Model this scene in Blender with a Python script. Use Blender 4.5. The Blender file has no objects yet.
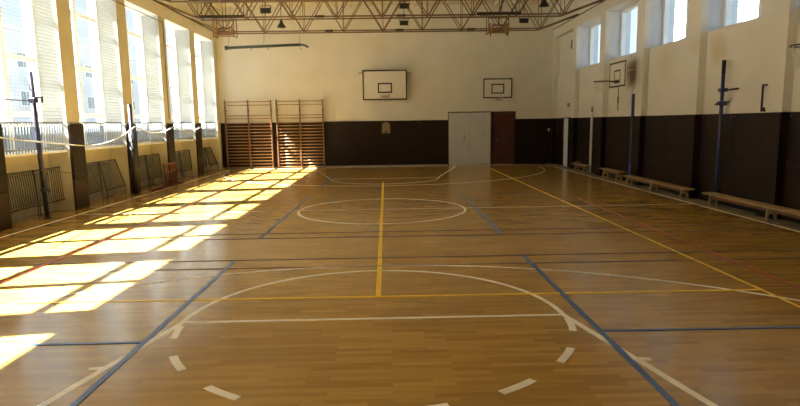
import bpy, math, random
from mathutils import Vector, Matrix
random.seed(4)
C = bpy.context.scene.collection
R = math.radians

# ------------------------------------------------------------ materials
def new_mat(name):
    m = bpy.data.materials.new(name); m.use_nodes = True
    nt = m.node_tree
    return m, nt, nt.nodes['Principled BSDF']

def mat(name, col, rough=.6, metal=0.0, var=.12, scale=6.0, bump=0.0, spec=.5, stretch=(1, 1, 1)):
    """painted / raw surface with a gentle procedural mottling of its own colour"""
    m, nt, b = new_mat(name)
    tc = nt.nodes.new('ShaderNodeTexCoord')
    mp = nt.nodes.new('ShaderNodeMapping'); mp.inputs['Scale'].default_value = stretch
    n = nt.nodes.new('ShaderNodeTexNoise'); n.inputs['Scale'].default_value = scale; n.inputs['Detail'].default_value = 5
    r = nt.nodes.new('ShaderNodeValToRGB')
    r.color_ramp.elements[0].position = .3; r.color_ramp.elements[1].position = .7
    r.color_ramp.elements[0].color = tuple(c * (1 - var) for c in col) + (1,)
    r.color_ramp.elements[1].color = tuple(min(1, c * (1 + var)) for c in col) + (1,)
    nt.links.new(tc.outputs['Object'], mp.inputs[0]); nt.links.new(mp.outputs[0], n.inputs['Vector'])
    nt.links.new(n.outputs['Fac'], r.inputs[0]); nt.links.new(r.outputs[0], b.inputs['Base Color'])
    b.inputs['Roughness'].default_value = rough; b.inputs['Metallic'].default_value = metal
    b.inputs['Specular IOR Level'].default_value = spec
    if bump:
        bp = nt.nodes.new('ShaderNodeBump'); bp.inputs['Strength'].default_value = bump; bp.inputs['Distance'].default_value = .01
        nt.links.new(n.outputs['Fac'], bp.inputs['Height']); nt.links.new(bp.outputs[0], b.inputs['Normal'])
    return m

def parquet():
    m, nt, b = new_mat('varnished_parquet')
    L = nt.links.new
    tc = nt.nodes.new('ShaderNodeTexCoord')
    br = nt.nodes.new('ShaderNodeTexBrick')
    br.offset = .37; br.offset_frequency = 2; br.squash = 1
    for k, v in (('Scale', 1.0), ('Brick Width', .42), ('Row Height', .055), ('Mortar Size', .0012), ('Bias', 0.0)):
        br.inputs[k].default_value = v
    br.inputs['Color1'].default_value = (.0, .0, .0, 1); br.inputs['Color2'].default_value = (1, 1, 1, 1)
    br.inputs['Mortar'].default_value = (.1, .1, .1, 1)
    L(tc.outputs['Object'], br.inputs['Vector'])
    ramp = nt.nodes.new('ShaderNodeValToRGB')
    e = ramp.color_ramp.elements
    e[0].position = 0; e[0].color = (.255, .142, .031, 1)
    e[1].position = 1; e[1].color = (.52, .335, .088, 1)
    q = e.new(.5); q.color = (.385, .232, .052, 1)
    # grain along the strips
    mp = nt.nodes.new('ShaderNodeMapping'); mp.inputs['Scale'].default_value = (1.2, 22, 1)
    n = nt.nodes.new('ShaderNodeTexNoise'); n.inputs['Scale'].default_value = 2.2; n.inputs['Detail'].default_value = 6
    L(tc.outputs['Object'], mp.inputs[0]); L(mp.outputs[0], n.inputs['Vector'])
    mx = nt.nodes.new('ShaderNodeMix'); mx.data_type = 'FLOAT'; mx.inputs[0].default_value = .45
    L(br.outputs['Color'], mx.inputs[2]); L(n.outputs['Fac'], mx.inputs[3])
    L(mx.outputs[0], ramp.inputs[0])
    # big worn zones
    n2 = nt.nodes.new('ShaderNodeTexNoise'); n2.inputs['Scale'].default_value = .35; n2.inputs['Detail'].default_value = 3
    L(tc.outputs['Object'], n2.inputs['Vector'])
    mr = nt.nodes.new('ShaderNodeMapRange'); mr.inputs[3].default_value = .86; mr.inputs[4].default_value = 1.12
    L(n2.outputs['Fac'], mr.inputs[0])
    mu = nt.nodes.new('ShaderNodeVectorMath'); mu.operation = 'SCALE'
    L(ramp.outputs[0], mu.inputs[0]); L(mr.outputs[0], mu.inputs['Scale'])
    L(mu.outputs[0], b.inputs['Base Color'])
    r2 = nt.nodes.new('ShaderNodeMapRange'); r2.inputs[3].default_value = .14; r2.inputs[4].default_value = .27
    L(n.outputs['Fac'], r2.inputs[0]); L(r2.outputs[0], b.inputs['Roughness'])
    b.inputs['Specular IOR Level'].default_value = .5
    bp = nt.nodes.new('ShaderNodeBump'); bp.inputs['Strength'].default_value = .12; bp.inputs['Distance'].default_value = .002
    L(mx.outputs[0], bp.inputs['Height']); L(bp.outputs[0], b.inputs['Normal'])
    return m

def plaster(name, stains=()):
    """cream wall plaster; stains = (x, y, z, radius, colour, strength) worn or dirty spots with a place of their own"""
    m, nt, b = new_mat(name); L = nt.links.new
    tc = nt.nodes.new('ShaderNodeTexCoord')
    n = nt.nodes.new('ShaderNodeTexNoise'); n.inputs['Scale'].default_value = 1.3; n.inputs['Detail'].default_value = 6
    L(tc.outputs['Object'], n.inputs['Vector'])
    r = nt.nodes.new('ShaderNodeValToRGB')
    r.color_ramp.elements[0].position = .3; r.color_ramp.elements[1].position = .7
    r.color_ramp.elements[0].color = (.71, .685, .60, 1); r.color_ramp.elements[1].color = (.77, .745, .665, 1)
    L(n.outputs['Fac'], r.inputs[0])
    out = r.outputs[0]
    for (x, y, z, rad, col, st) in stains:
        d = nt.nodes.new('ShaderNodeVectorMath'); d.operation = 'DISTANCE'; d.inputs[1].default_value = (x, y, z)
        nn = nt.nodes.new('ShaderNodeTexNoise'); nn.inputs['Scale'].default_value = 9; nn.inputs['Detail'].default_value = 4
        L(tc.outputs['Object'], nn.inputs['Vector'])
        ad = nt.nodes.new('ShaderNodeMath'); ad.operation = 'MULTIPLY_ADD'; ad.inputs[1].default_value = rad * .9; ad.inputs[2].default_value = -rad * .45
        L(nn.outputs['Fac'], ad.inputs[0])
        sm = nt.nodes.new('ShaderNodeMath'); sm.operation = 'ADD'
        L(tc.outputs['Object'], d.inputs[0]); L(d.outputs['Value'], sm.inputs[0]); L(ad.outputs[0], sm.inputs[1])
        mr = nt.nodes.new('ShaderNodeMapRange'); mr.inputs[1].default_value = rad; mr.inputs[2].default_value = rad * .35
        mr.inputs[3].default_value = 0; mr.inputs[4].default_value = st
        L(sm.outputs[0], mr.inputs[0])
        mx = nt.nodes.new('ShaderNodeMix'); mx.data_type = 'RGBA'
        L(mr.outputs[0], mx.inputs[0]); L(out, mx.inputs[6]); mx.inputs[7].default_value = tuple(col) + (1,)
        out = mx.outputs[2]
    L(out, b.inputs['Base Color'])
    b.inputs['Roughness'].default_value = .8; b.inputs['Specular IOR Level'].default_value = .25
    bp = nt.nodes.new('ShaderNodeBump'); bp.inputs['Strength'].default_value = .15; bp.inputs['Distance'].default_value = .01
    L(n.outputs['Fac'], bp.inputs['Height']); L(bp.outputs[0], b.inputs['Normal'])
    return m

def glass_mat():
    m = bpy.data.materials.new('window_glass'); m.use_nodes = True; nt = m.node_tree; nt.nodes.clear()
    o = nt.nodes.new('ShaderNodeOutputMaterial'); mx = nt.nodes.new('ShaderNodeMixShader')
    t = nt.nodes.new('ShaderNodeBsdfTransparent'); g = nt.nodes.new('ShaderNodeBsdfGlossy')
    t.inputs[0].default_value = (.93, .97, .98, 1); g.inputs['Roughness'].default_value = .02
    mx.inputs[0].default_value = .04
    nt.links.new(t.outputs[0], mx.inputs[1]); nt.links.new(g.outputs[0], mx.inputs[2])
    nt.links.new(mx.outputs[0], o.inputs[0])
    return m

def frosted_mat():
    m = bpy.data.materials.new('frosted_glass'); m.use_nodes = True; nt = m.node_tree; nt.nodes.clear()
    o = nt.nodes.new('ShaderNodeOutputMaterial'); mx = nt.nodes.new('ShaderNodeMixShader'); mx.inputs[0].default_value = .55
    t = nt.nodes.new('ShaderNodeBsdfTranslucent'); g = nt.nodes.new('ShaderNodeBsdfDiffuse')
    n = nt.nodes.new('ShaderNodeTexNoise'); n.inputs['Scale'].default_value = 3
    r = nt.nodes.new('ShaderNodeValToRGB')
    r.color_ramp.elements[0].color = (.12, .14, .165, 1); r.color_ramp.elements[1].color = (.26, .28, .30, 1)
    nt.links.new(n.outputs['Fac'], r.inputs[0])
    nt.links.new(r.outputs[0], t.inputs[0]); nt.links.new(r.outputs[0], g.inputs[0])
    nt.links.new(t.outputs[0], mx.inputs[1]); nt.links.new(g.outputs[0], mx.inputs[2]); nt.links.new(mx.outputs[0], o.inputs[0])
    return m

M = dict(
    floor=parquet(),
    wall=plaster('cream_plaster', [(-.3, 23.0, 4.6, .5, (.60, .53, .36), .3)]),
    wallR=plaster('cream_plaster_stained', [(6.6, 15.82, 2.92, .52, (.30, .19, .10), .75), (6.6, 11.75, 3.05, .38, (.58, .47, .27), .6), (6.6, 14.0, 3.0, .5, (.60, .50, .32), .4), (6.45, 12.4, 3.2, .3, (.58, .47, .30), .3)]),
    column=mat('ochre_column_paint', (.60, .56, .45), .75, var=.06, scale=2),
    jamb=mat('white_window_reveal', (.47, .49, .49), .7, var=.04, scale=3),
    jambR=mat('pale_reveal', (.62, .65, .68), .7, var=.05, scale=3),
    lower=mat('lower_wall_paint', (.60, .54, .40), .75, var=.07, scale=3),
    ceiling=mat('ceiling_board', (.64, .57, .41), .85, var=.05, scale=1.5),
    dark=mat('dark_brown_board', (.019, .0105, .0075), .5, var=.18, scale=3, spec=.2),
    dark2=mat('dark_brown_cladding', (.036, .018, .011), .5, var=.25, scale=2, spec=.25),
    joint_and_shade=mat('board_joint_and_door_shade', (.012, .008, .007), .8),
    bolt=mat('pale_bolt', (.30, .28, .26), .5),
    white=mat('white_frame_paint', (.82, .84, .84), .45, var=.03),
    sill=mat('pale_stone_sill', (.85, .85, .84), .5, var=.06, scale=12),
    base=mat('grey_plinth', (.42, .39, .34), .8, var=.12, scale=5),
    gutter=mat('dusty_concrete_edge', (.25, .225, .19), .85, var=.22, scale=4, bump=.2),
    grey=mat('grey_rail_paint', (.24, .26, .29), .5, var=.1),
    black=mat('black_iron_paint', (.022, .022, .026), .5, var=.2),
    rad=mat('grey_radiator_enamel', (.30, .30, .27), .5, var=.08),
    steel=mat('brown_steel_paint', (.17, .105, .048), .55, metal=.1, var=.2, scale=9),
    darksteel=mat('dark_steel', (.045, .030, .022), .55, metal=.2, var=.2),
    wood=mat('reddish_varnished_wood', (.20, .095, .045), .4, var=.22, scale=5, stretch=(1, 1, 8)),
    rung=mat('worn_wood_rung', (.34, .19, .09), .38, var=.18, scale=6, stretch=(6, 1, 1)),
    bench=mat('pale_bench_wood', (.42, .30, .145), .4, var=.15, scale=5, stretch=(8, 1, 8)),
    plank=mat('orange_plank', (.30, .155, .06), .5, var=.25, scale=5, stretch=(6, 1, 1)),
    navy=mat('navy_post_paint', (.022, .020, .055), .42, var=.2),
    blue=mat('blue_post_paint', (.035, .055, .16), .4, var=.2),
    brightblue=mat('bright_blue_sleeve', (.03, .10, .55), .45, var=.1),
    palepost=mat('pale_grey_post_paint', (.78, .79, .80), .4, var=.06),
    red=mat('red_brown_frame_paint', (.13, .030, .018), .5, var=.25, scale=7),
    door=mat('offwhite_door_paint', (.60, .60, .58), .5, var=.05, scale=2),
    reddoor=mat('red_brown_door_paint', (.062, .015, .010), .42, var=.2, scale=3),
    bluedoor=mat('pale_blue_door_paint', (.72, .78, .88), .45, var=.05),
    board=mat('cream_backboard', (.74, .71, .63), .5, var=.04),
    blackline=mat('black_line_paint', (.02, .017, .015), .5, var=.1),
    rimgrey=mat('faded_rim', (.50, .44, .38), .5, var=.1),
    rimred=mat('faded_red_rim', (.35, .16, .10), .5, var=.1),
    rimdark=mat('dark_rim', (.045, .03, .022), .5, var=.1),
    cord=mat('white_cord', (.75, .73, .67), .8, var=.05),
    darkcord=mat('dark_cord', (.05, .045, .04), .8),
    net=mat('off_white_netting', (.40, .38, .30), .8, var=.05),
    duct=mat('dark_green_pipe_paint', (.055, .075, .062), .45, var=.15),
    lamp=mat('dark_lamp_housing', (.018, .014, .012), .5, var=.2),
    tan=mat('tan_plywood', (.25, .185, .085), .6, var=.15),
    lwhite=mat('white_court_paint', (.88, .86, .80), .35, var=.06),
    lyellow=mat('yellow_court_paint', (.90, .62, .03), .35, var=.08),
    lblue=mat('blue_court_paint', (.04, .125, .38), .35, var=.10),
    lpurple=mat('purple_grey_court_paint', (.15, .095, .105), .35, var=.12),
    lred=mat('red_court_paint', (.42, .035, .02), .35, var=.1),
    glass=glass_mat(), frosted=frosted_mat(),
    ground=mat('outside_asphalt', (.09, .09, .09), .9),
    facade=mat('pale_facade_render', (.62, .64, .66), .8, var=.05, scale=.5),
    facwin=mat('facade_window_dark', (.22, .27, .33), .2),
    shutter=mat('facade_trim_white', (.75, .76, .78), .7),
    gold=mat('brass_handle', (.35, .25, .10), .35, metal=.8),
    sign=mat('grey_plate', (.30, .30, .29), .6),
    switch=mat('white_switch', (.75, .66, .55), .5),
)

# ------------------------------------------------------------ mesh builder
class MB:
    def __init__(s): s.v = []; s.f = []; s.mi = []; s.smooth = []; s.mats = []
    def mid(s, m):
        m = M[m] if isinstance(m, str) else m
        if m not in s.mats: s.mats.append(m)
        return s.mats.index(m)
    def add(s, vs, fs, m, sm=False):
        o = len(s.v); s.v += [tuple(v) for v in vs]; k = s.mid(m)
        for f in fs: s.f.append([i + o for i in f]); s.mi.append(k); s.smooth.append(sm)
        return s
    def box(s, x0, x1, y0, y1, z0, z1, m, mtx=None, bev=0.0):
        if bev:
            b = min(bev, (x1-x0)/2.2, (y1-y0)/2.2, (z1-z0)/2.2)
            vs = []; fs = []
            import itertools
            idx = {}
            for sx, sy, sz in itertools.product((0, 1), repeat=3):
                for ax in range(3):
                    p = [(x0, x1)[sx], (y0, y1)[sy], (z0, z1)[sz]]
                    for a in range(3):
                        if a != ax: p[a] += b if (sx, sy, sz)[a] == 0 else -b
                    idx[(sx, sy, sz, ax)] = len(vs); vs.append(p)
            def F(keys): fs.append([idx[k] for k in keys])
            for ax in range(3):
                o1, o2 = [a for a in range(3) if a != ax]
                for sd in (0, 1):
                    ks = []
                    for u, w in ((0, 0), (1, 0), (1, 1), (0, 1)):
                        c = [0, 0, 0]; c[ax] = sd; c[o1] = u; c[o2] = w; ks.append((*c, ax))
                    F(ks)
            for ax in range(3):          # edges along ax
                o1, o2 = [a for a in range(3) if a != ax]
                for u in (0, 1):
                    for w in (0, 1):
                        c0 = [0, 0, 0]; c0[o1] = u; c0[o2] = w; c1 = list(c0); c1[ax] = 1
                        F([(*c0, o1), (*c1, o1), (*c1, o2), (*c0, o2)])
            for c in itertools.product((0, 1), repeat=3): F([(*c, 0), (*c, 1), (*c, 2)])
        else:
            vs = [(x, y, z) for x in (x0, x1) for y in (y0, y1) for z in (z0, z1)]
            fs = [(0, 1, 3, 2), (4, 6, 7, 5), (0, 4, 5, 1), (2, 3, 7, 6), (0, 2, 6, 4), (1, 5, 7, 3)]
        if mtx: vs = [mtx @ Vector(v) for v in vs]
        return s.add(vs, fs, m)
    def bar(s, a, b, w, h, m, up=(0, 0, 1)):
        """rectangular bar from a to b, w across, h along up"""
        a = Vector(a); b = Vector(b); d = (b - a).normalized(); u = Vector(up)
        if abs(d.dot(u)) > .97: u = Vector((0, 1, 0))
        x = d.cross(u).normalized(); u = x.cross(d).normalized()
        vs = [p + x * sx * w / 2 + u * sz * h / 2 for p in (a, b) for sx, sz in ((-1, -1), (1, -1), (1, 1), (-1, 1))]
        return s.add(vs, [(3, 2, 1, 0), (4, 5, 6, 7), (0, 1, 5, 4), (1, 2, 6, 5), (2, 3, 7, 6), (3, 0, 4, 7)], m)
    def tube(s, pts, r, m, seg=8, closed=False, r2=None):
        pts = [Vector(p) for p in pts]; n = len(pts); vs = []; fs = []
        prev = None
        for i, p in enumerate(pts):
            if closed: d = pts[(i + 1) % n] - pts[i - 1]
            else: d = pts[min(i + 1, n - 1)] - pts[max(i - 1, 0)]
            d.normalize()
            if prev is None:
                u = Vector((0, 0, 1)) if abs(d.z) < .9 else Vector((1, 0, 0))
            else: u = prev
            x = d.cross(u).normalized(); u = x.cross(d).normalized(); prev = u
            rr = r if r2 is None else r + (r2 - r) * i / max(1, n - 1)
            for k in range(seg):
                a = 2 * math.pi * k / seg
                vs.append(p + (x * math.cos(a) + u * math.sin(a)) * rr)
        for i in range(n if closed else n - 1):
            j = (i + 1) % n
            for k in range(seg):
                l = (k + 1) % seg
                fs.append((i * seg + k, i * seg + l, j * seg + l, j * seg + k))
        if not closed:
            fs.append(tuple(range(seg))[::-1]); fs.append(tuple((n - 1) * seg + k for k in range(seg)))
        return s.add(vs, fs, m, seg > 5)
    def lathe(s, c, prof, m, seg=20, mtx=None):
        vs = []; fs = []; n = len(prof)
        for k in range(seg):
            a = 2 * math.pi * k / seg
            for r, z in prof:
                v = Vector((r * math.cos(a), r * math.sin(a), z))
                if mtx: v = mtx @ v
                vs.append(v + Vector(c))
        for k in range(seg):
            l = (k + 1) % seg
            for i in range(n - 1): fs.append((k * n + i, l * n + i, l * n + i + 1, k * n + i + 1))
        return s.add(vs, fs, m, True)
    def prism(s, poly, a0, a1, axis, m):
        """extrude polygon (2-D) along axis 'x','y','z'"""
        def P(u, v, a): return {'x': (a, u, v), 'y': (u, a, v), 'z': (u, v, a)}[axis]
        n = len(poly)
        vs = [P(u, v, a0) for u, v in poly] + [P(u, v, a1) for u, v in poly]
        fs = [tuple(range(n)), tuple(range(n, 2 * n))[::-1]] + [(i, (i + 1) % n, n + (i + 1) % n, n + i) for i in range(n)]
        return s.add(vs, fs, m)
    def build(s, name, parent=None, **tags):
        me = bpy.data.meshes.new(name); 
        org = Vector(parent.location) if parent and parent.get('_w') else Vector((0, 0, 0))
        me.from_pydata([Vector(v) for v in s.v], [], s.f)
        for m in s.mats: me.materials.append(m)
        for i, p in enumerate(me.polygons): p.material_index = s.mi[i]; p.use_smooth = s.smooth[i]
        me.validate(); me.update()
        import bmesh
        bm = bmesh.new(); bm.from_mesh(me); bmesh.ops.recalc_face_normals(bm, faces=bm.faces); bm.to_mesh(me); bm.free()
        o = bpy.data.objects.new(name, me); C.objects.link(o)
        if parent: o.parent = parent
        for k, v in tags.items(): o[k] = v
        return o

def thing(name, label, cat, loc=(0, 0, 0), rz=0, group=None):
    o = bpy.data.objects.new(name, None); C.objects.link(o); o.empty_display_size = .1
    o.location = loc; o.rotation_euler = (0, 0, rz); o['label'] = label; o['category'] = cat
    if group: o['group'] = group
    return o
def tag(o, label, cat, group=None):
    o['label'] = label; o['category'] = cat
    if group: o['group'] = group
    return o
def copy_tree(o, parent=None):
    c = o.copy(); C.objects.link(c)
    if parent: c.parent = parent
    for ch in list(o.children): copy_tree(ch, c)
    return c

# ------------------------------------------------------------ dimensions
XL, XR = -6.55, 6.45            # room-side faces of the columns
GL, GR = -7.0, 6.90             # window planes
YB, YF = 23.0, -3.6             # back wall, wall behind the camera
PL = 2.62                       # column pitch left
colsL = [22.55 - PL * k for k in range(10)][::-1]       # near edge of each left column, width .5
PR = 2.68
colsR = [20.22 - PR * k for k in range(9)][::-1]
LC = .5; RC = .41

# ------------------------------------------------------------ floor + court markings
fl = MB(); fl.box(-7.4, 7.4, YF - .3, YB + .3, -.12, 0, 'floor')
floor = fl.build('floor', kind='structure')
CX = -.155
LZ = .0012
def line(x0, y0, x1, y1, w, m, label=None):
    a = Vector((x0, y0, 0)); b = Vector((x1, y1, 0)); d = (b - a).normalized(); n = Vector((-d.y, d.x, 0)) * w / 2
    global LZ; LZ += .00012
    k = MB(); z0, z1 = .0002, LZ
    vs = [(p.x, p.y, z) for z in (z0, z1) for p in (a - n, b - n, b + n, a + n)]
    k.add(vs, [(3, 2, 1, 0), (4, 5, 6, 7), (0, 1, 5, 4), (1, 2, 6, 5), (2, 3, 7, 6), (3, 0, 4, 7)], m)
    o = k.build('court_line', floor)
    if label: o['label'] = label
    return o
def arc(cx, cy, r, a0, a1, w, m, label=None, n=None):
    global LZ; LZ += .00012; z1 = LZ
    k = MB(); n = n or max(4, int(abs(a1 - a0) / 2.2))
    vs = []; fs = []
    for i in range(n + 1):
        a = R(a0 + (a1 - a0) * i / n)
        for rr, z in ((r - w / 2, .0002), (r + w / 2, .0002), (r + w / 2, z1), (r - w / 2, z1)):
            vs.append((cx + rr * math.cos(a), cy + rr * math.sin(a), z))
    for i in range(n):
        for j in range(4): fs.append((i * 4 + j, i * 4 + (j + 1) % 4, i * 4 + 4 + (j + 1) % 4, i * 4 + 4 + j))
    if abs(a1 - a0) < 359: fs += [(3, 2, 1, 0), (n * 4, n * 4 + 1, n * 4 + 2, n * 4 + 3)]
    k.add(vs, fs, m); o = k.build('court_line', floor)
    if label: o['label'] = label
    return o
W = 'lwhite'
# near key
line(CX - 1.67, 4.91, CX + 1.67, 4.91, .045, W, 'white free throw line')
arc(CX, 4.9, 1.67, 0, 180, .05, W, 'white free throw half circle')
line(CX - 1.67, 4.9, CX - 2.75, .3, .055, W, 'white side of the key'); line(CX + 1.67, 4.9, CX + 2.75, .3, .055, W, 'white side of the key')
for k in range(8): arc(CX + .012, 4.9, 1.665, 183 + 23.35 * k, 193.3 + 23.35 * k, .06, W, 'white dash of the broken half circle')
line(CX - 2.0, 3.95, CX - 1.90, 3.97, .05, W, 'white tick on the key'); line(CX + 1.92, 3.93, CX + 2.0, 3.91, .05, W, 'white tick on the key')
arc(CX, 1.21, 5.6, 14, 166, .045, W, 'white three point arc')
# far key
FY = 17.9
line(CX - 1.67, FY, CX + 1.67, FY, .022, W); arc(CX, FY, 1.67, 180, 360, .028, W)
line(CX - 1.67, FY, CX - 2.75, 22.5, .035, W); line(CX + 1.67, FY, CX + 2.75, 22.5, .035, W)
arc(CX, 21.5, 5.75, 180, 360, .026, W)
line(XL + .4, 22.52, 6.1, 22.52, .04, W)
# middle
arc(CX, 11.36, 1.635, 0, 360, .045, W, 'white centre circle'); line(-6.11, 11.4, 6.1, 11.4, .02, W)
line(-6.13, -2, -6.13, 22.5, .04, W, 'white sideline'); line(6.1, -2, 6.1, 22.5, .04, W, 'white sideline')
# yellow
line(-.13, 5.56, -.19, 16.6, .055, 'lyellow', 'yellow centre line')
line(-4.0, 5.57, 3.68, 5.53, .04, 'lyellow', 'yellow service line')
line(3.68, -2, 3.68, 20.9, .034, 'lyellow', 'yellow sideline')
# blue
for x in (-1.97, 1.69):
    line(x, .4, x, 7.17, .046, 'lblue', 'blue line'); line(x, 8.66, x + (.07 if x < 0 else 0), 13.7, .046, 'lblue', 'blue line')
line(-1.87, 15.6, -1.87, 19.0, .05, 'lblue', 'blue line')
line(-6.0, 4.44, -1.99, 4.45, .035, 'lblue', 'blue line'); line(1.71, 4.49, 6.0, 4.46, .035, 'lblue', 'blue line')
# purple grey
for y, w in ((6.80, .026), (7.22, .026), (8.62, .028), (9.0, .018)):
    line(-4.5, y, 6.0, y, w, 'lpurple', 'purple grey line')
line(-4.33, -1, -4.33, 20.6, .04, 'lred', 'red line'); line(4.07, 3, 4.12, 12.5, .034, 'lred', 'red line')

# dusty strips along the walls
g = MB(); g.box(6.2, 6.6, YF, YB, .0, .003, 'gutter'); g.build('trim_1', kind='structure')

# ------------------------------------------------------------ shell
# back wall
w = MB(); w.box(-7.4, 7.4, YB, YB + .3, 0, 7.0, 'wall'); w.build('wall_back', kind='structure')
w = MB(); w.box(-7.4, 7.4, YF - .3, YF, 0, 7.0, 'wall'); w.build('wall_front', kind='structure')
# ceiling: shallow pitch from eaves to ridge
RZ = 6.15
def roof_z(x): return RZ
w = MB(); w.box(-7.4, 7.4, YF - .3, YB + .3, RZ, RZ + .25, 'ceiling')
x = -6.9
while x < 6.9:
    w.prism([(x - .07, RZ + .001), (x + .07, RZ + .001), (x + .045, RZ - .07), (x - .045, RZ - .07)], YF, YB, 'y', 'ceiling'); x += .615
w.build('ceiling', kind='structure')
# left wall
w = MB()
w.box(GL - .25, GL, YF, YB, 0, 1.2, 'lower')
w.box(GL, XL, YF, YB, 4.84, 7.0, 'wall')
w.box(GL - .25, GL, YF, YB, 4.95, 7.0, 'wall')
k = MB(); k.box(XL, XL + .03, YF, YB, 5.20, 5.225, 'darkcord'); k.build('trim_40', kind='structure')
for y in colsL: 
    w.box(GL - .25, GL, y, y + LC, 0, 4.95, 'jamb')
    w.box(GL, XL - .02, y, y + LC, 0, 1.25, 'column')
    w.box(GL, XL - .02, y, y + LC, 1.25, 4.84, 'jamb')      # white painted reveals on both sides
    w.box(XL - .02, XL, y, y + LC, 0, 4.84, 'column')
w.box(GL - .25, XL, YF, colsL[0], 0, 4.84, 'column')
wl = w.build('wall_left', kind='structure')
# right wall
w = MB()
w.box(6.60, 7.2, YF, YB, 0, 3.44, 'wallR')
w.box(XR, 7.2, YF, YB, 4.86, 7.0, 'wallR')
k = MB(); k.box(XR - .03, XR, YF, YB, 5.17, 5.19, 'darkcord'); k.build('trim_41', kind='structure')
for y in colsR:
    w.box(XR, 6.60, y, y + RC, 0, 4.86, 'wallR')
    w.box(6.60, 7.2, y, y + RC, 3.44, 4.86, 'jambR')
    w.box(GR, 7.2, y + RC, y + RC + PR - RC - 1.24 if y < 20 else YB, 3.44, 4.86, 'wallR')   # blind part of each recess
    if y < 20: w.box(6.62, GR + .02, y + RC, y + PR, 3.44, 3.47, 'jambR')
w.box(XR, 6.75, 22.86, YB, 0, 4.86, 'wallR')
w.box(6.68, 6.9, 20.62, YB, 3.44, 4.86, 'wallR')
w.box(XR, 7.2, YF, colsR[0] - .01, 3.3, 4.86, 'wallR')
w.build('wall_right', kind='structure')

# baseboards / plinths
b = MB(); b.box(GL, GL + .035, YF, 22.55, 0, .17, 'base'); b.build('baseboard_left', kind='structure')
b = MB(); b.box(XL, 2.30, YB - .05, YB - .032, 0, .045, 'base'); b.build('baseboard_back', kind='structure')

# dark brown wainscot, back wall: boards with joints and pale bolts
def back_panel(x0, x1, name, n):
    k = MB(); k.box(x0, x1, YB - .03, YB, .0, 1.78, 'joint_and_shade'); d = (x1 - x0) / n
    for i in range(n):
        for z0, z1 in ((.05, .92), (.925, 1.78)):
            k.box(x0 + d * i + .004, x0 + d * (i + 1) - .004, YB - .04, YB - .03, z0, z1, 'dark')
        for sx in (.035, -.035):
            for z in (.12, .87, .97, 1.72):
                if random.random() < .6: k.box(x0 + d * i + sx - .008 + (d if sx < 0 else 0), x0 + d * i + sx + .008 + (d if sx < 0 else 0), YB - .045, YB - .04, z - .008, z + .008, 'bolt')
    k.build(name, kind='structure')
back_panel(XL, 2.34, 'trim_2', 8)
back_panel(4.99, 6.44, 'trim_3', 2)
# right wainscot
k = MB()
for i, y in enumerate(colsR):
    k.box(XR - .03, XR, y - .03, y + RC + .03, 0, 1.78, 'dark')
    k.box(XR - .031, 6.59, y - .03, y, 0, 1.78, 'dark'); k.box(XR - .031, 6.59, y + RC, y + RC + .03, 0, 1.78, 'dark')
    e = y + PR - .03 if y < 20 else 21.02
    for q0, q1 in ((y + RC + .03, (y + RC + e) / 2 - .004), ((y + RC + e) / 2 + .004, e)):
        k.box(6.56, 6.60, q0, q1, 0, .9, 'dark'); k.box(6.56, 6.60, q0, q1, .905, 1.78, 'dark')
        for z in (.96, 1.72):
            for yy in (q0 + .05, q1 - .05): k.box(6.553, 6.56, yy - .008, yy + .008, z - .008, z + .008, 'bolt')
k.box(6.56, 6.60, 21.80, 22.83, 0, 1.78, 'dark')
k.box(XR - .03, 6.60, 22.83, YB - .04, 0, 1.78, 'dark')
k.build('trim_4', kind='structure')
# column claddings left
for i, y in enumerate(colsL[:-1]):
    k = MB()
    k.box(XL, XL + .05, y - .01, y + LC + .01, .0, .62, 'dark2', bev=.006)
    k.box(XL, XL + .055, y - .01, y + LC + .01, .625, 1.77, 'dark', bev=.006)
    k.build('trim_%d' % (5 + i), kind='structure')
# window ledges left
openL = [(colsL[i] + LC, colsL[i + 1]) for i in range(9)]
for i, (y0, y1) in enumerate(openL):
    k = MB(); k.box(GL, -6.60, y0, y1, 1.2, 1.25, 'sill', bev=.008)
    k.build('trim_%d' % (20 + i), kind='structure')

# ------------------------------------------------------------ windows
wn = 0
def bars_window(name, planes, y0, y1, z0, z1, tz, my, frost=None, mw=.07, tw=.11, ex=.045, td=None):
    """window: frame with transoms tz (centres) and mullions my; panes between"""
    xo, xi = planes       # outer and inner x
    x0, x1 = min(xo, xi), max(xo, xi)
    fr = MB()
    fr.box(x0, x1, y0, y0 + ex, z0, z1, 'white'); fr.box(x0, x1, y1 - ex, y1, z0, z1, 'white')
    xc_ = (x0 + x1) / 2; h0, h1 = (x0, x1) if td is None else (xc_ - td / 2, xc_ + td / 2)
    fr.box(h0, h1, y0 + ex, y1 - ex, z1 - ex, z1, 'white'); fr.box(x0, x1, y0 + ex, y1 - ex, z0, z0 + ex, 'white')
    root = fr.build(name, kind='structure')
    mb = MB()
    for y in my: mb.box(x0 + .005, x1 - .005, y - mw / 2, y + mw / 2, z0 + ex, z1 - ex, 'white')
    if my: mb.build('mullion', root)
    for t in tz:
        xc_ = (x0 + x1) / 2; tb = MB(); tb.box(*((x0, x1 + .002) if td is None else (xc_ - td / 2, xc_ + td / 2)), y0 + ex, y1 - ex, t - tw / 2, t + tw / 2, 'white'); tb.build('transom', root)
    xm = xi + (.03 if xo > xi else -.075)
    ys = [y0 + ex] + [v for y in my for v in (y - mw / 2, y + mw / 2)] + [y1 - ex]
    zs = [z0 + ex] + [v for t in tz for v in (t - tw / 2, t + tw / 2)] + [z1 - ex]
    for a in range(0, len(ys), 2):
        for b_ in range(0, len(zs), 2):
            if frost and zs[b_ + 1] <= frost + .02: mt = 'frosted'
            else: mt = 'glass'
            p = MB(); p.box(xm - .003, xm + .003, ys[a], ys[a + 1], zs[b_], zs[b_ + 1], mt); p.build('pane', root)
    return root
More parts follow.
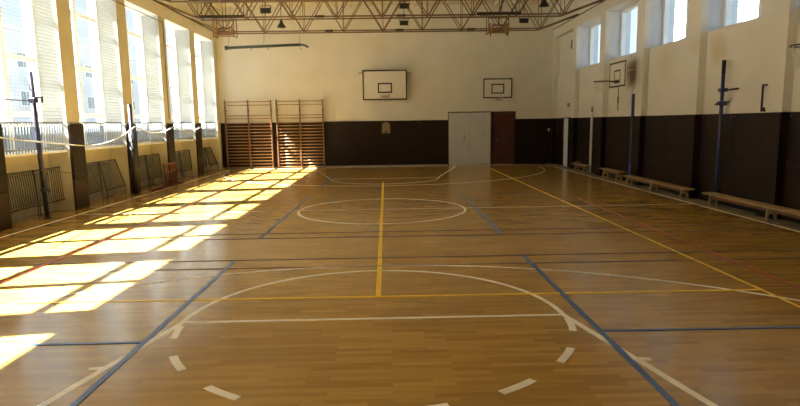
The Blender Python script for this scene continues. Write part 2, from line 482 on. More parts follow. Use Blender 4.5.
for i, (y0, y1) in enumerate(openL):
    wn += 1
    bars_window('window_%d' % wn, (GL - .16, GL - .005), y0, y1, 1.25, 4.95, [1.77, 1.98, 3.04, 4.25], [(y0 + y1) / 2], frost=1.76, tw=.10, mw=.13, ex=.05, td=.055)
# windows right
openR = [(y + PR - 1.24, y + PR) for y in colsR if y < 20]
for i, (y0, y1) in enumerate(openR):
    wn += 1
    bars_window('window_%d' % wn, (GR + .12, GR), y0, y1, 3.44, 4.86, [], [], ex=.085)

# ------------------------------------------------------------ railings, nets, guards, radiators in the left bays
order = [i for i, (y0, y1) in enumerate(openL) if y0 > 9]          # the five bays the photo shows, near to far
names = ['nearest the camera', 'second from the camera', 'third from the camera', 'fourth from the camera', 'farthest, beside the climbing bars']
lab = dict(zip(order, names))
rail0 = None
for i in order:
    y0, y1 = openL[i]
    if rail0 is None:
        t = thing('window_railing', '', 'railing', (-6.655, y0, 1.25), 0, 'grey bar railings on the left window ledges')
        n = 24; Wd = y1 - y0
        k = MB(); k.box(-.015, .015, 0.005, Wd - .005, .535, .565, 'grey'); k.build('top_rail', t)
        k = MB(); k.box(-.015, .015, 0.005, Wd - .005, .04, .07, 'grey'); k.build('bottom_rail', t)
        kb = MB(); kb.tube([(0, 0, .07), (0, 0, .56)], .008, 'grey', 6); kb.tube([(0, 0, .0), (0, 0, .04)], .010, 'grey', 6)
        ref = None
        for q in range(n):
            if ref is None: o = ref = kb.build('bar', t)
            else: o = ref.copy(); C.objects.link(o)
            o.location = (0, .04 + q * (Wd - .08) / (n - 1), 0)
        rail0 = t
    else:
        t = copy_tree(rail0); t.location = (-6.655, y0, 1.25)
    t['label'] = 'grey bar railing on a left window ledge, ' + lab[i]
# nets
net0 = None
for i in order:
    y0, y1 = openL[i]
    if net0 is None:
        Wd = y1 - y0 - .02; H = 2.95; cell = .066; r = .0021
        k = MB(); ny = int(Wd / cell); nz = int(H / cell)
        for a in range(ny + 1):
            y = a * Wd / ny; k.box(-.0015, .0015, y - r, y + r, 0, H, 'net')
        for a in range(nz + 1):
            z = a * H / nz; k.box(-.0014, .0014, 0, Wd, z - r, z + r, 'net')
        net0 = k.build('window_net'); t = net0
    else: t = net0.copy(); C.objects.link(t)
    t.location = (-6.62, y0 + .01, 1.88)
    tag(t, 'off-white netting stretched over a left window, ' + lab[i], 'netting', 'protective nets over the left windows')
# radiators + guards
rad0 = None
for i in order:
    y0, y1 = openL[i]
    if rad0 is None:
        t = thing('radiator', '', 'radiator', (-6.96, y0 + .22, .2), 0, 'grey radiators under the left windows')
        k = MB(); n = 22
        for q in range(n):
            y = q * .075; k.box(0.0, .10, y, y + .055, 0.03, .62, 'rad', bev=.012)
        k.build('fins', t)
        k = MB(); k.tube([(.05, -.04, .08), (.05, n * .075, .08)], .018, 'rad'); k.tube([(.05, -.04, .56), (.05, n * .075, .56)], .018, 'rad')
        k.build('pipe', t)
        rad0 = t
    else: t = copy_tree(rad0); t.location = (-6.96, y0 + .22, .2)
    t['label'] = 'grey ribbed radiator behind dark guard bars, ' + lab[i]
def guard(y0, y1, label, xb=-6.72, xt=-6.78, slant=0.0, infill=12, diag=False):
    """dark metal frame of bars standing on two thin legs in front of a radiator"""
    t = thing('radiator_guard', label, 'guard', (xb, y0, 0), 0, 'dark bar guards before the left radiators')
    Wd = y1 - y0; dx = xt - xb
    z0, z1 = .23, .90
    def P(y, z): s = (z - z0) / (z1 - z0); return (dx * s, y - slant * s * y / Wd, z)
    k = MB(); r = .014
    k.tube([P(0, z0), P(0, z1), P(Wd, z1), P(Wd, z0)], r, 'black', 6, closed=True)
    k.build('frame', t)
    for q in range(infill):
        y = Wd * (q + 1) / (infill + 1)
        b = MB(); b.tube([P(y, z0), P(y, z1)], .006, 'black', 5); b.build('bar', t)
    for y in (0.03, Wd - .03):
        b = MB(); b.tube([P(y, z0), (0.0, y, 0.0)], .009, 'black', 6); b.build('leg', t)
for n_, i in enumerate(order):
    y0, y1 = openL[i]; m = (y0 + y1) / 2
    A = 'dark radiator guard, near panel of the pair, bay %s' % lab[i]; B_ = 'dark radiator guard, far panel of the pair, bay %s' % lab[i]
    if n_ == 0: guard(y0 + .12, m + .12, A, infill=15); guard(m + .16, y1 + .04, B_, xb=-6.74)
    elif n_ == 1: guard(y0 + .30, m + .0, A, slant=-.03); guard(m + .06, y1 + .0, B_.replace('dark', 'slanted dark'), xb=-6.66, slant=.20)
    elif n_ == 4: guard(y0 + .15, m + .0, A); guard(m + .05, y1 - .02, B_.replace('dark', 'tilted dark'), xb=-6.62, slant=.3)
    else: guard(y0 + .12, m + .02, A); guard(m + .06, y1 - .06, B_)

# ------------------------------------------------------------ doors
d = MB(); d.box(2.34, 4.035, YB - .02, YB, 0, 2.09, 'joint_and_shade'); d1 = d.build('door_1', kind='structure')  # dark backing: leaf gaps plus the recess shadow painted as an outline
for x0, x1 in ((2.365, 3.188), (3.196, 4.015)):
    k = MB(); k.box(x0, x1, YB - .05, YB - .02, .01, 2.05, 'door', bev=.004); k.build('door_leaf', d1)
k = MB(); k.box(2.95, 2.99, YB - .055, YB - .05, .98, 1.20, 'bolt'); k.tube([(2.97, YB - .055, 1.10), (2.97, YB - .09, 1.10), (3.07, YB - .09, 1.10)], .011, 'gold')
k.build('door_handle', d1)
k = MB(); k.box(3.70, 3.74, YB - .055, YB - .05, 1.20, 1.24, 'bolt'); k.build('lock', d1)
d = MB(); d.box(4.035, 4.13, YB - .07, YB, 0, 2.08, 'dark2'); d.box(4.94, 4.99, YB - .07, YB, 0, 2.08, 'dark2'); d.box(4.13, 4.94, YB - .07, YB, 2.02, 2.08, 'dark2')
d2 = d.build('door_2', kind='structure')
k = MB(); k.box(4.135, 4.935, YB - .045, YB, .01, 2.015, 'reddoor')
for z0, z1 in ((.15, .95), (1.05, 1.9)): k.box(4.24, 4.83, YB - .055, YB - .045, z0, z1, 'reddoor', bev=.006)
k.build('door_leaf', d2)
k = MB(); k.tube([(4.20, YB - .045, 1.0), (4.20, YB - .09, 1.0), (4.29, YB - .09, 1.0)], .011, 'gold'); k.build('door_handle', d2)
d = MB(); d.box(6.50, 6.60, 21.02, 21.07, 0, 1.80, 'dark2'); d.box(6.50, 6.60, 21.72, 21.80, 0, 1.80, 'dark2'); d.box(6.50, 6.60, 21.07, 21.72, 1.77, 1.80, 'dark2')
d3 = d.build('door_3', kind='structure')
k = MB(); k.box(6.54, 6.60, 21.08, 21.71, .01, 1.765, 'bluedoor', bev=.004); k.build('door_leaf', d3)
k = MB(); k.tube([(6.54, 21.62, .95), (6.50, 21.62, .95), (6.50, 21.54, .95)], .010, 'gold'); k.build('door_handle', d3)

# light switch + plate boxes
t = MB(); t.box(6.28, 6.36, YB - .06, YB - .04, 1.28, 1.40, 'switch', bev=.008); t.box(6.305, 6.335, YB - .066, YB - .06, 1.31, 1.37, 'white')
tag(t.build('light_switch'), 'small pale light switch on the dark board at the far right corner', 'switch')
t = MB(); t.box(6.55, 6.60, 21.25, 21.43, 2.18, 2.32, 'sign', bev=.01); t.box(6.545, 6.55, 21.28, 21.40, 2.21, 2.29, 'bolt')
tag(t.build('junction_box'), 'small grey box on the cream wall above the pale blue door', 'box')
t = MB(); t.box(6.62, 6.68, 21.3, 21.38, 4.25, 4.55, 'sign', bev=.01); t.box(6.612, 6.62, 21.32, 21.36, 4.28, 4.52, 'bolt')
tag(t.build('wall_speaker'), 'small grey slim box high in the far right wall recess', 'box')

# ------------------------------------------------------------ climbing bars on the back wall
def wall_bars(xs, label, top):
    t = thing('wall_bars', label, 'wall bars', (xs[1], YB - .2, 0), 0, 'wooden climbing bars on the back wall')
    ox = xs[1]
    for x in xs:
        k = MB(); k.box(x - ox - .022, x - ox + .022, -.05, .06, 0, 2.65, 'wood', bev=.006)
        k.box(x - ox - .018, x - ox + .018, .06, .155, 2.2, 2.28, 'wood'); k.box(x - ox - .018, x - ox + .018, .06, .155, .3, .38, 'wood')
        k.build('upright', t)
    zs = [.06 + .122 * q for q in range(15)] + [1.94, 2.05, 2.45, 2.58]
    proto = None
    for a, b in ((xs[0], xs[1]), (xs[1], xs[2])):
        L_ = b - a - .044
        for z in zs:
            if proto is None:
                k = MB(); k.tube([(0, 0, 0), (L_, 0, 0)], .019, 'rung', 8); proto = o = k.build('rung', t)
            else: o = proto.copy(); C.objects.link(o)
            o.location = (a - ox + .022, 0 if z < 2.3 else -.02, z)
wall_bars((-6.30, -5.42, -4.54), 'wooden climbing bars nearest the windows, patched with sunlight, on the back wall', 0)
wall_bars((-4.32, -3.43, -2.54), 'wooden climbing bars farther from the windows, next to the dark wall boards', 0)

# ------------------------------------------------------------ basketball boards
def hoop(t, M_, rim_mat, rad=.21, length=.28, netmat='net', netlen=.3):
    """rim pointing along -y of local frame at origin height; M_ maps local to parent"""
    k = MB(); pts = [M_ @ Vector((rad * math.cos(a), -length - rad + rad * math.sin(a), 0)) for a in [2 * math.pi * i / 24 for i in range(24)]]
    k.tube(pts, .011, rim_mat, 6, closed=True)
    k.bar(M_ @ Vector((-.05, 0, -.01)), M_ @ Vector((-.06, -length, 0)), .018, .03, rim_mat)
    k.bar(M_ @ Vector((.05, 0, -.01)), M_ @ Vector((.06, -length, 0)), .018, .03, rim_mat)
    k.bar(M_ @ Vector((-.11, -.005, -.01)), M_ @ Vector((.11, -.005, -.01)), .012, .09, rim_mat)
    rim = k.build('rim', t); rim_ = rim
    k = MB(); N = 12; rings = [(rad, 0), (rad * .86, -netlen * .3), (rad * .72, -netlen * .6), (rad * .66, -netlen)]
    def P(i, j):
        r_, z = rings[j]; a = 2 * math.pi * (i + .5 * (j % 2)) / N
        return M_ @ Vector((r_ * math.cos(a), -length - rad + r_ * math.sin(a), z))
    for i in range(N):
        for j in range(3):
            k.tube([P(i, j), P(i, j + 1)], .004, netmat, 4)
            k.tube([P(i + (1 if j % 2 == 0 else 1), j), P(i, j + 1)] if j % 2 == 0 else [P(i, j), P(i + 1, j + 1)], .004, netmat, 4)
    k.build('net', rim)
def face_lines(k, M_, w, h, iw, ih, iz, lw=.05, ilw=.045):
    """black border and inner target raised 1 mm on the board face (local x across, z up from the bottom)"""
    def q(x0, x1, z0, z1): k.box(x0, x1, -.018, -.0155, z0, z1, 'blackline', M_)
    q(-w/2, w/2, 0, lw); q(-w/2, w/2, h - lw, h); q(-w/2, -w/2 + lw, lw, h - lw); q(w/2 - lw, w/2, lw, h - lw)
    q(-iw/2, iw/2, iz, iz + ilw); q(-iw/2, iw/2, iz + ih - ilw, iz + ih); q(-iw/2, -iw/2 + ilw, iz + ilw, iz + ih - ilw); q(iw/2 - ilw, iw/2, iz + ilw, iz + ih - ilw)

t = thing('basketball_backboard', 'large cream basketball backboard with black border on the back wall above the dark boards', 'basketball hoop', (-.115, 22.7, 2.57))
I = Matrix.Identity(4)
k = MB(); k.box(-.855, .855, -.015, .015, 0, 1.14, 'board'); face_lines(k, I, 1.71, 1.14, .55, .38, .27, .052, .052); k.build('board', t)
for s in (-1, 1):
    k = MB(); k.bar((s * .78, .015, 1.08), (s * .98, .28, 1.04), .03, .03, 'rimgrey'); k.box(s * 1.0 - .03, s * 1.0 + .03, .28, .3, 1.0, 1.08, 'rimgrey'); k.build('brace', t)
    k = MB(); k.bar((s * .4, .015, .2), (s * .4, .298, .2), .04, .04, 'rimgrey'); k.build('bracket', t)
hoop(t, Matrix.Translation((0, -.015, .15)), 'rimgrey', .19, .12, 'net', .22)
t = thing('basketball_backboard', 'small practice basketball backboard with faded red rim above the brown door', 'basketball hoop', (4.26, 22.82, 2.59))
k = MB(); k.box(-.565, .565, -.015, .015, 0, .755, 'board'); face_lines(k, I, 1.13, .755, .50, .38, .17, .045, .045); k.build('board', t)
for s in (-1, 1):
    k = MB(); k.bar((s * .3, .015, .3), (s * .3, .178, .3), .04, .3, 'rimgrey'); k.build('bracket', t)
hoop(t, Matrix.Translation((0, -.015, .02)), 'rimred', .16, .08, 'net', .14)

# side hoops on the right wall (face -x): local -y -> world -x
def side_hoop(y, z, label):
    t = thing('side_hoop', label, 'basketball hoop', (6.10, y, z), 0, 'small hoops on brackets along the right wall')
    Mx = Matrix.Rotation(R(-90), 4, 'Z')      # local (0,-1,0) -> (-1,0,0)
    k = MB(); k.box(-.54, .54, -.015, .015, 0, .66, 'board', Mx); face_lines(k, Mx, 1.08, .66, .42, .34, .11, .045, .04); k.build('board', t)
    for s in (-.05, .42):
        k = MB(); k.bar((.015, s, .45), (.498 , s, .45), .03, .03, 'board'); k.build('bracket', t)
    hoop(t, Mx @ Matrix.Translation((0, -.015, .155)), 'rimdark', .20, .22, 'cord', .30)
    k = MB(); k.tube([(0.03, -.0, .0), (.035, .0, -.62)], .009, 'darkcord', 6); k.tube([(.03, 0, -.25), (.03, 0, -.42)], .018, 'darkcord', 6); k.build('pull_chain', t)
side_hoop(15.58, 2.55, 'small cream side backboard with dark rim and white net on the right wall')
side_hoop(7.93, 2.50, 'dark hoop rim just entering the photo at its right edge')

# tan wooden cut-out under the large backboard
k = MB()
poly = [(-.165, .37), (-.10, .40), (-.085, .44), (.085, .44), (.10, .40), (.165, .37), (.165, 0), (.03, 0), (.02, .08), (-.02, .08), (-.03, 0), (-.165, 0)]
k.prism([(x - .10, z + 1.29) for x, z in poly], YB - .07, YB - .04, 'y', 'tan')
k.box(-.115, -.085, YB - .075, YB - .07, 1.62, 1.70, 'bolt')
tag(k.build('wooden_plate'), 'tan wooden plate with a notched foot hanging on the dark boards under the large backboard', 'plate')

# ------------------------------------------------------------ roof trusses
def truss(Y, label):
    t = thing('roof_truss', label, 'truss', (0, Y, 4.77), 0, 'brown steel roof trusses')
    nodes = [-.13 + 1.325 * k for k in range(-4, 5)]
    for dy, off in ((-.2, -.0), (.2, .0)):
        k = MB(); k.tube([(nodes[0], dy, 0), (nodes[-1], dy, 0)], .024, 'steel', 6)
        k.build('bottom_chord', t)
        xa, xb = -6.52, 6.42
        k = MB(); k.tube([(xa, dy, 1.03), (xb, dy, 1.03)], .024, 'steel', 6); k.build('top_chord', t)
        for xe, n0 in ((xa, nodes[0]), (xb, nodes[-1])):
            k = MB(); k.tube([(n0, dy, 0), (xe, dy, .44)], .026, 'steel', 6); k.build('end_tie', t)
        for i, x in enumerate(nodes):
            for s in (-1, 1):
                x2 = x + s * .6625 * (.97)
                k = MB(); k.tube([(x + s * .02, dy, .02), (x2, dy, 1.02)], .016, 'steel', 5); k.build('diagonal', t)
            k = MB(); k.tube([(x, dy, .02), (x, dy, 1.02)], .011, 'steel', 5); k.build('vertical', t)
    for i, x in enumerate(nodes):
        k = MB(); k.bar((x, -.2, 0), (x, .2, 0), .05, .035, 'steel'); k.build('batten', t)
        if i % 2 == 0: k = MB(); k.bar((x, 0, 1.05), (x, 0, 1.375), .04, .44, 'steel', up=(0, 1, 0)); k.build('roof_stay', t)
    for x in (nodes[2] + .85, nodes[4] + .55, nodes[6] + .3):
        k = MB(); k.box(x - .13, x + .13, -.235, -.165, -.03, .03, 'darksteel'); k.build('splice_plate', t)
truss(20.18, 'brown steel truss nearest the back wall, lowest in view')
truss(17.56, 'brown steel truss carrying the two folded hoops, second from the back wall')
truss(14.94, 'brown steel truss touching the top edge of the photo')

# carriers and folded hoops under the second truss
def folded(xc, x0, x1, label, glabel, tilt, strut):
    t = thing('folded_hoop', label, 'basketball hoop', (xc, 17.30, 4.70), 0, 'hoops folded up under the roof truss')
    k = MB(); k.box(x0 - xc, x1 - xc, -.06, .02, .04, .12, 'darksteel'); k.build('carrier_bar', t)
    k = MB(); k.tube([(strut[0] - xc, -.05, .6), (strut[1] - xc, -.02, .1)], .022, 'darksteel', 6); k.build('strut', t)
    k = MB(); w = .29
    for s in (-w, w):
        k.bar((s, -.05, .06), (s, -.05, -.50), .022, .022, 'steel'); k.bar((s, -.05, -.46), (s, .35, -.46), .022, .022, 'steel'); k.bar((s, .35, -.46), (s, .30, .06), .022, .022, 'steel')
    k.bar((-w, -.05, -.05), (w, -.05, -.05), .02, .02, 'steel'); k.bar((-w, -.05, -.47), (w, -.05, -.47), .02, .02, 'steel')
    k.build('cage', t)
    k = MB(); mt = Matrix.Translation((0, .12, -.36)) @ Matrix.Rotation(R(tilt), 4, 'X')
    for q in range(4): k.box(-.26, .26, -.23 + q * .118, -.23 + q * .118 + .108, -.012, .012, 'plank', mt)
    for s in (-.2, .2): k.box(s - .03, s + .03, -.24, .24, .012, .04, 'plank', mt)
    k.build('board', t)
    for s in (-.27, -.19, .19, .27):
        k = MB(); k.bar((s * .93, -.08, -.20), (s * .93, -.08, -.44), .045, .02, 'plank'); k.build('slat', t)
    k = MB(); k.tube([(.16 * math.cos(a), .02 + .10 * math.sin(a), -.24 + .03 * math.sin(a)) for a in [2 * math.pi * i / 18 for i in range(18)]], .010, 'rimdark', 6, closed=True); k.build('rim', t)
    k = MB(); k.tube([(0, -.05, -.02), (0, -.05, -.2)], .012, 'darksteel', 6); k.tube([(0, -.05, -.2), (-.14, -.02, -.28)], .009, 'steel', 5); k.tube([(0, -.05, -.2), (.14, -.02, -.28)], .009, 'steel', 5); k.build('latch', t)
    if xc > 0:
        for s in (-.23, .26):
            k = MB(); k.bar((s, -.05, -.45), (s, -.05, -.56), .03, .03, 'darksteel'); k.build('hook', t)
    return t
folded(-4.69, -5.35, -4.09, 'orange wooden hoop board folded in a steel cage under the truss, by the windows', '', 22, (-6.0 + .85, -4.78))
folded(3.23, 2.60, 3.88, 'reddish folded hoop board in a steel cage under the truss, above the small backboard', '', 24, (3.42, 3.24))

# ------------------------------------------------------------ lamps
def lamp(x, Y, z, kind, label):
    t = thing('flood_lamp', label, 'lamp', (x, Y, z), 0, 'dark lamps hung among the roof trusses')
    top = roof_z(x) - z - .03
    k = MB(); k.tube([(0, 0, .10), (0, 0, top)], .010, 'lamp', 6); k.build('hanger', t)
    if kind == 'bell':
        k = MB(); k.lathe((0, 0, 0), [(.0, .14), (.045, .14), (.055, .06), (.09, .0), (.15, -.09), (.155, -.10), (.13, -.10), (.0, -.03)], 'lamp', 16); k.build('shade', t)
    else:
        k = MB(); mt = Matrix.Rotation(R(18), 4, 'X')
        k.box(-.14, .14, -.09, .09, -.05, .06, 'lamp', mt, bev=.012); k.box(-.15, .15, -.10, .10, -.08, -.05, 'lamp', mt, bev=.006)
        k.box(-.12, .12, -.08, .08, -.084, -.08, 'glass', mt); k.build('housing', t)
        k = MB()
        for s in (-.155, .155): k.bar((s, 0, 0), (s, 0, .12), .012, .03, 'lamp')
        k.bar((-.155, 0, .12), (.155, 0, .12), .03, .012, 'lamp'); k.build('yoke', t)
lamp(-3.56, 20.30, 5.05, 'bell', 'dark bell lamp above the green pipe')
lamp(.58, 20.30, 5.06, 'box', 'dark box lamp hanging above the large backboard, lower of two')
lamp(4.66, 20.30, 5.09, 'box', 'dark box lamp hanging beside the right folded hoop')
lamp(-3.52, 17.56, 5.00, 'box', 'dark box lamp above the bell lamp over the green pipe')
lamp(.52, 17.56, 5.09, 'box', 'dark box lamp above the large backboard, upper of two')
lamp(4.62, 17.56, 5.12, 'bell', 'dark bell lamp at the top right beside the right wall')

# green pipe hung before the back wall
t = thing('hanging_pipe', 'dark green pipe hung on wires before the back wall above the climbing bars', 'pipe', (-4.6, 22.55, 4.6))
k = MB(); k.tube([(-1.44, 0, -.02), (1.33, 0, .07)], .052, 'duct', 12); k.build('pipe', t)
k = MB(); k.tube([(-1.50, 0, -.02), (-1.42, 0, -.02)], .085, 'duct', 12); k.build('flange', t)
k = MB(); k.tube([(1.33, 0, .07), (1.45, 0, .06), (1.54, 0, .02), (1.62, 0, -.03)], .036, 'duct', 10); k.build('elbow', t)
for x in (-1.3, -.52, .12, 1.33):
    k = MB(); k.tube([(x, 0, -.03), (x, 0, -.10)], .012, 'grey', 6); k.tube([(x - .03, 0, -.10), (x + .03, 0, -.10)], .012, 'grey', 6); k.build('hook', t)
for x, xu in ((-1.38, -1.25), (-.05, .04), (1.30, 1.36)):
    k = MB(); k.tube([(x, 0, .03), (xu, .1, roof_z(-4.6 + xu) - 4.63)], .006, 'darkcord', 5); k.build('wire', t)

# conduit along the left wall top
k = MB(); k.tube([(XL + .010, 14.5, 4.70), (XL + .010, 17.62, 4.70)], .010, 'steel', 6); k.tube([(XL + .010, 17.62, 1.9), (XL + .010, 17.62, 4.70)], .010, 'steel', 6)
tag(k.build('conduit'), 'thin brown conduit running down the third ochre window column', 'conduit')

# ------------------------------------------------------------ posts
t = thing('net_post', 'slim dark purple net post standing before the left windows', 'net post', (-6.49, 10.98, 0))
k = MB(); k.tube([(0, 0, 0.02), (-.06, 0, 2.72)], .042, 'navy', 12); k.build('pole', t)
k = MB(); k.lathe((0, 0, 0), [(0, .03), (.06, .03), (.075, 0), (0, 0)], 'black', 16); k.build('base', t)
k = MB(); k.box(-.10, .02, -.07, .05, 2.16, 2.25, 'navy', bev=.01); k.bar((-.105, 0, 2.25), (.13, 0, 2.26), .025, .03, 'navy'); k.tube([(.11, 0, 2.25), (.11, 0, 2.16)], .02, 'darksteel', 8); k.tube([(-.02, -.04, 2.16), (0.03, -.05, 2.06)], .012, 'darksteel', 6); k.build('clamp', t)
k = MB(); k.box(-.05, .05, -.07, .05, .5, .58, 'navy', bev=.01); k.tube([(.02, -.06, .54), (.12, -.07, .56), (.13, -.07, .50)], .014, 'navy', 8); k.build('crank', t)
t = thing('net_post', 'dark padded net post standing against the second window column from the left', 'net post', (-6.42, 14.72, 0))
k = MB(); k.tube([(0, 0, .02), (0.0, 0, 2.25)], .045, 'navy', 12); k.build('pole', t)
k = MB(); k.tube([(0.0, 0, .02), (0, 0, 1.62)], .075, 'black', 14); k.build('padding', t)
k = MB(); k.lathe((0, 0, 0), [(0, .03), (.085, .03), (.095, 0), (0, 0)], 'black', 16); k.build('base', t)
# right posts
t = thing('net_post', 'blue net post with a crank arm, nearest the camera on the right wall', 'net post', (6.475, 11.30, 0))
k = MB(); k.tube([(0, 0, .02), (-.0, 0, 2.55)], .034, 'blue', 12); k.build('pole', t)
k = MB(); k.tube([(0, 0, 2.55), (0, 0, 2.80)], .037, 'black', 12); k.build('top_cap', t)
k = MB(); k.lathe((0, 0, 0), [(0, .03), (.045, .03), (.05, 0), (0, 0)], 'black', 16); k.build('base', t)
k = MB(); k.box(-.06, .08, -.06, .06, 2.20, 2.27, 'blue', bev=.01); k.tube([(.04, -.04, 2.23), (.05, -.42, 2.24), ], .018, 'navy', 8); k.build('crank_arm', t)
k = MB(); k.box(-.08, .08, -.05, .05, 1.94, 2.02, 'blue', bev=.01); k.tube([(-.06, 0, 1.98), (-.14, 0, 1.96)], .014, 'darksteel', 6); k.tube([(.05, -.05, 1.98), (.10, -.07, 2.02)], .012, 'darksteel', 6); k.build('clamp', t)
t = thing('net_post', 'dark blue post with a bright blue sleeve at its foot, beside the long bench', 'net post', (6.485, 15.42, 0))
k = MB(); k.tube([(0, 0, .02), (.0, 0, 2.36)], .055, 'blue', 12); k.build('pole', t)
k = MB(); k.tube([(0, 0, .05), (.0, 0, .55)], .059, 'brightblue', 12); k.build('sleeve', t)
k = MB(); k.lathe((0, 0, 0), [(0, .03), (.057, .03), (.06, 0), (0, 0)], 'black', 16); k.build('base', t)
t = thing('net_post', 'pale grey slim post against the right wall beyond the side hoop', 'net post', (6.47, 18.55, 0))
k = MB(); k.tube([(0, 0, .02), (0.01, 0, 1.95)], .038, 'palepost', 12); k.build('pole', t)
k = MB(); k.tube([(.01, 0, 1.95), (.01, 0, 2.12)], .03, 'grey', 10); k.build('top_cap', t)
k = MB(); k.lathe((0, 0, 0), [(0, .03), (.05, .03), (.06, 0), (0, 0)], 'grey', 16); k.build('base', t)
t = thing('wall_bracket', 'dark brown C-shaped wall bracket above the dark boards on the right wall', 'bracket', (6.60, 10.16, 1.80))
k = MB(); k.box(-.08, -.055, -.013, .013, .0, .44, 'darksteel'); k.build('stem', t)
k = MB(); k.box(-.08, 0.0, -.013, .013, .44, .47, 'darksteel'); k.box(-.08, -.055, -.12, -.013, .44, .47, 'darksteel'); k.build('top_arm', t)
k = MB(); k.box(-.08, 0.0, -.013, .013, .0, .03, 'darksteel'); k.box(-.08, -.05, -.07, .0, .02, .07, 'darksteel'); k.build('foot', t)

# ------------------------------------------------------------ benches
def bench(y0, y1, x, h, label, legs=3, wd=.24):
    t = thing('gym_bench', label, 'bench', (x, y0, 0), 0, 'low wooden benches along the right wall')
    Ln = y1 - y0
    k = MB(); k.box(-wd / 2, wd / 2, 0, Ln, h - .032, h, 'bench', bev=.006); k.build('seat', t)
    k = MB(); k.box(-.02, .02, .12, Ln - .12, h - .105, h - .032, 'wood'); k.build('beam', t)
    for q in range(legs):
        y = .22 + q * (Ln - .44) / (legs - 1)
        k = MB()
        k.prism([(-wd/2 + .02, 0), (-wd/2 + .055, 0), (-wd/2 + .075, h * .45), (wd/2 - .075, h * .45), (wd/2 - .055, 0), (wd/2 - .02, 0), (wd/2 - .05, h - .032), (-wd/2 + .05, h - .032)], y - .018, y + .018, 'y', 'bench')
        o = k.build('leg', t)
bench(7.4, 11.3, 6.30, .25, 'long pale wooden bench nearest the camera, cut off by the right edge')
bench(11.95, 15.25, 6.28, .24, 'long pale wooden bench between the blue post and the slim crank post')
bench(15.52, 16.95, 6.29, .30, 'short pale wooden bench under the side hoop', 2)
bench(18.25, 19.6, 6.29, .26, 'farthest short wooden bench, near the pale blue door', 2, .22)
k = MB(); k.box(6.22, 6.34, 19.1, 19.35, .262, .33, 'plank', bev=.01)
tag(k.build('wooden_block'), 'small orange-brown block lying on the farthest bench', 'block')

# ------------------------------------------------------------ small red goal frame on the left
t = thing('goal_frame', 'small red-brown frame with upright grille, left on the floor by the third window column', 'frame', (-6.33, 16.45, 0))
k = MB()
for s in (0, .92): k.bar((0, s, 0), (-.02, s, .62), .04, .04, 'red')
k.bar((-.02, 0, .62), (-.02, .92, .62), .04, .04, 'red'); k.bar((0, 0, .03), (0, .92, .03), .04, .05, 'red'); k.build('upright_frame', t)
k = MB()
for q in range(1, 8): k.bar((0, q * .115, .05), (-.02, q * .115, .60), .022, .012, 'red')
for z in (.2, .4): k.bar((-.01, 0.02, z), (-.01, .9, z), .015, .02, 'red')
k.build('grille', t)
k = MB(); k.bar((0, 0, .02), (.02, -1.0, .02), .04, .04, 'red'); k.bar((.18, .92, .02), (.2, -.95, .02), .04, .04, 'red'); k.bar((-.0, -1.0, .02), (.2, -.95, .02), .04, .04, 'red'); k.bar((0, .92, .02), (.18, .92, .02), .04, .04, 'red')
for q in range(5): k.bar((0.0, -.85 + q * .2, .025), (.19, -.82 + q * .2, .025), .03, .02, 'red')
k.build('floor_frame', t)

# ------------------------------------------------------------ cords along the left columns
def swag(k, a, b, sag, r, m, n=12):
    pts = []
    for i in range(n + 1):
        s = i / n; p = Vector(a).lerp(Vector(b), s); p.z -= sag * 4 * s * (1 - s); pts.append(p)
    k.tube(pts, r, m, 6)
xc = XL + .13
k = MB()
swag(k, (xc, 8.0, 1.78), (xc, 12.35, 1.32), .04, .013, 'cord'); swag(k, (xc, 12.35, 1.32), (-6.33, 14.72, 1.70), .13, .013, 'cord')
swag(k, (-6.33, 14.72, 1.70), (xc, 17.56, 1.68), .17, .013, 'cord'); swag(k, (xc, 17.56, 1.68), (xc, 20.2, 1.66), .13, .013, 'cord')
k.tube([(xc, 20.2, 1.66), (XL + .05, 20.2, 1.66)], .013, 'cord', 6)
tag(k.build('white_cord'), 'white cord looping from column to column along the left wall', 'cord')
k = MB()
swag(k, (xc - .02, 8.8, .98), (-6.44, 10.98, .93), .04, .006, 'darkcord'); swag(k, (-6.44, 10.98, .93), (xc - .02, 12.6, .72), .03, .006, 'darkcord')
tag(k.build('dark_cord'), 'thin dark cord strung low past the slim net post to the first column', 'cord')
k = MB()
swag(k, (-6.56, 9.97, 2.2), (-6.55, 10.90, 2.2), .01, .010, 'darkcord'); swag(k, (-6.53, 11.06, 2.18), (-6.56, 12.05, 2.18), .01, .006, 'cord')
tag(k.build('tied_cord'), 'net cord tied to the clamp of the slim dark post before the windows', 'cord')

# ------------------------------------------------------------ outside
k = MB(); k.box(-120, -7.4, -60, 160, -1.2, -1.0, 'ground'); k.box(7.4, 120, -60, 160, -1.2, -1.0, 'ground'); k.build('ground', kind='structure')
def block(x, y0, y1, h, face, label, floors, cols, wall='facade'):
    t = thing('apartment_building', label, 'building', (x, (y0 + y1) / 2, -1.0))
    hw = (y1 - y0) / 2; s = 1 if face > 0 else -1
    k = MB(); k.box(min(0, -s * 9), max(0, -s * 9), -hw, hw, 0, h, wall); k.build('walls', t)
    k = MB(); k.box(min(s * .4, -s * 9.4), max(s * .4, -s * 9.4), -hw - .4, hw + .4, h, h + .35, 'shutter'); k.build('roof', t)
    for f in range(floors):
        for c in range(cols):
            y = -hw + (c + .5) * 2 * hw / cols; z = 1.2 + f * (h - 1) / floors
            k = MB(); k.box(min(0, s * .08), max(0, s * .08), y - .9, y + .9, z, z + 1.5, 'shutter'); k.box(min(0, s * .1), max(0, s * .1), y - .78, y - .05, z + .12, z + 1.38, 'facwin'); k.box(min(0, s * .1), max(0, s * .1), y + .05, y + .78, z + .12, z + 1.38, 'facwin')
            k.build('window', t)
block(-34, 46, 74, 11.5, 1, 'pale grey apartment block outside, seen through the left windows', 3, 7)
block(-40, 82, 112, 13, 1, 'more distant pale block outside, beyond the far left windows', 3, 7)
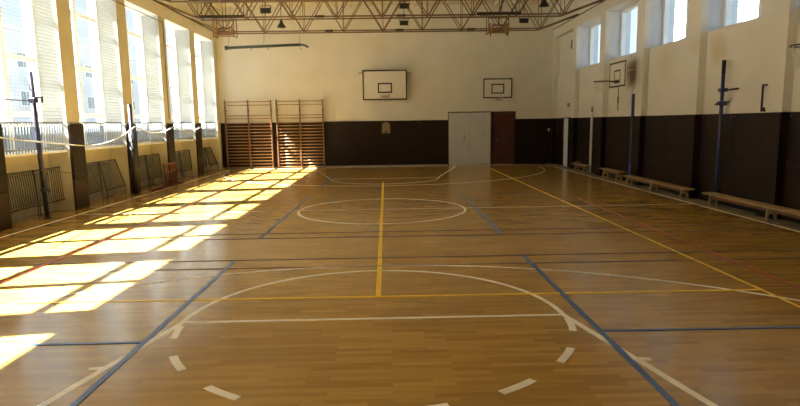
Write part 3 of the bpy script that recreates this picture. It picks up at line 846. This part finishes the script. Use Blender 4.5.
block(30, 40, 62, 17, -1, 'tall pale block outside, seen through the high right windows', 5, 5)

# ------------------------------------------------------------ light
wld = bpy.data.worlds.new('sky'); bpy.context.scene.world = wld; wld.use_nodes = True
nt = wld.node_tree; bg = nt.nodes['Background']
tc = nt.nodes.new('ShaderNodeTexCoord'); sep = nt.nodes.new('ShaderNodeSeparateXYZ'); nt.links.new(tc.outputs['Generated'], sep.inputs[0])
rp = nt.nodes.new('ShaderNodeValToRGB'); rp.color_ramp.elements[0].position = .0; rp.color_ramp.elements[1].position = .7
rp.color_ramp.elements[0].color = (.78, .89, 1.0, 1); rp.color_ramp.elements[1].color = (.42, .62, .95, 1)
nt.links.new(sep.outputs['Z'], rp.inputs[0]); nt.links.new(rp.outputs[0], bg.inputs['Color'])
bg.inputs['Strength'].default_value = .80
sun = bpy.data.lights.new('sun', 'SUN'); sun.energy = 60.0; sun.angle = R(.6); sun.color = (1.0, .97, .90)
so = bpy.data.objects.new('sun', sun); C.objects.link(so)
so.rotation_euler = Vector((1, .13, -1.12)).to_track_quat('-Z', 'Y').to_euler()
so.location = (-20, 5, 25)

# ------------------------------------------------------------ camera
f_px, pitch, yaw, roll = 580.02, .137610, .0176124, -.0147067
F = Vector((math.sin(yaw) * math.cos(pitch), math.cos(yaw) * math.cos(pitch), -math.sin(pitch)))
r0 = Vector((math.cos(yaw), -math.sin(yaw), 0)); u0 = r0.cross(F)
r = r0 * math.cos(roll) + u0 * math.sin(roll); u = -r0 * math.sin(roll) + u0 * math.cos(roll)
cam = bpy.data.cameras.new('camera'); co = bpy.data.objects.new('camera', cam); C.objects.link(co)
cam.sensor_width = 36; cam.lens = f_px * 36 / 800; cam.clip_end = 500; cam.clip_start = .05
mw = Matrix(((r.x, u.x, -F.x, 0), (r.y, u.y, -F.y, 0), (r.z, u.z, -F.z, 1.7), (0, 0, 0, 1)))
co.matrix_world = mw
sc = bpy.context.scene; sc.camera = co
sc.view_settings.view_transform = 'Standard'; sc.view_settings.look = 'None'; sc.view_settings.gamma = 1
sc.view_settings.use_curve_mapping = False; sc.view_settings.exposure = .88
sc.cycles.max_bounces = 10; sc.cycles.diffuse_bounces = 6; sc.cycles.transparent_max_bounces = 16; sc.cycles.sample_clamp_indirect = 6
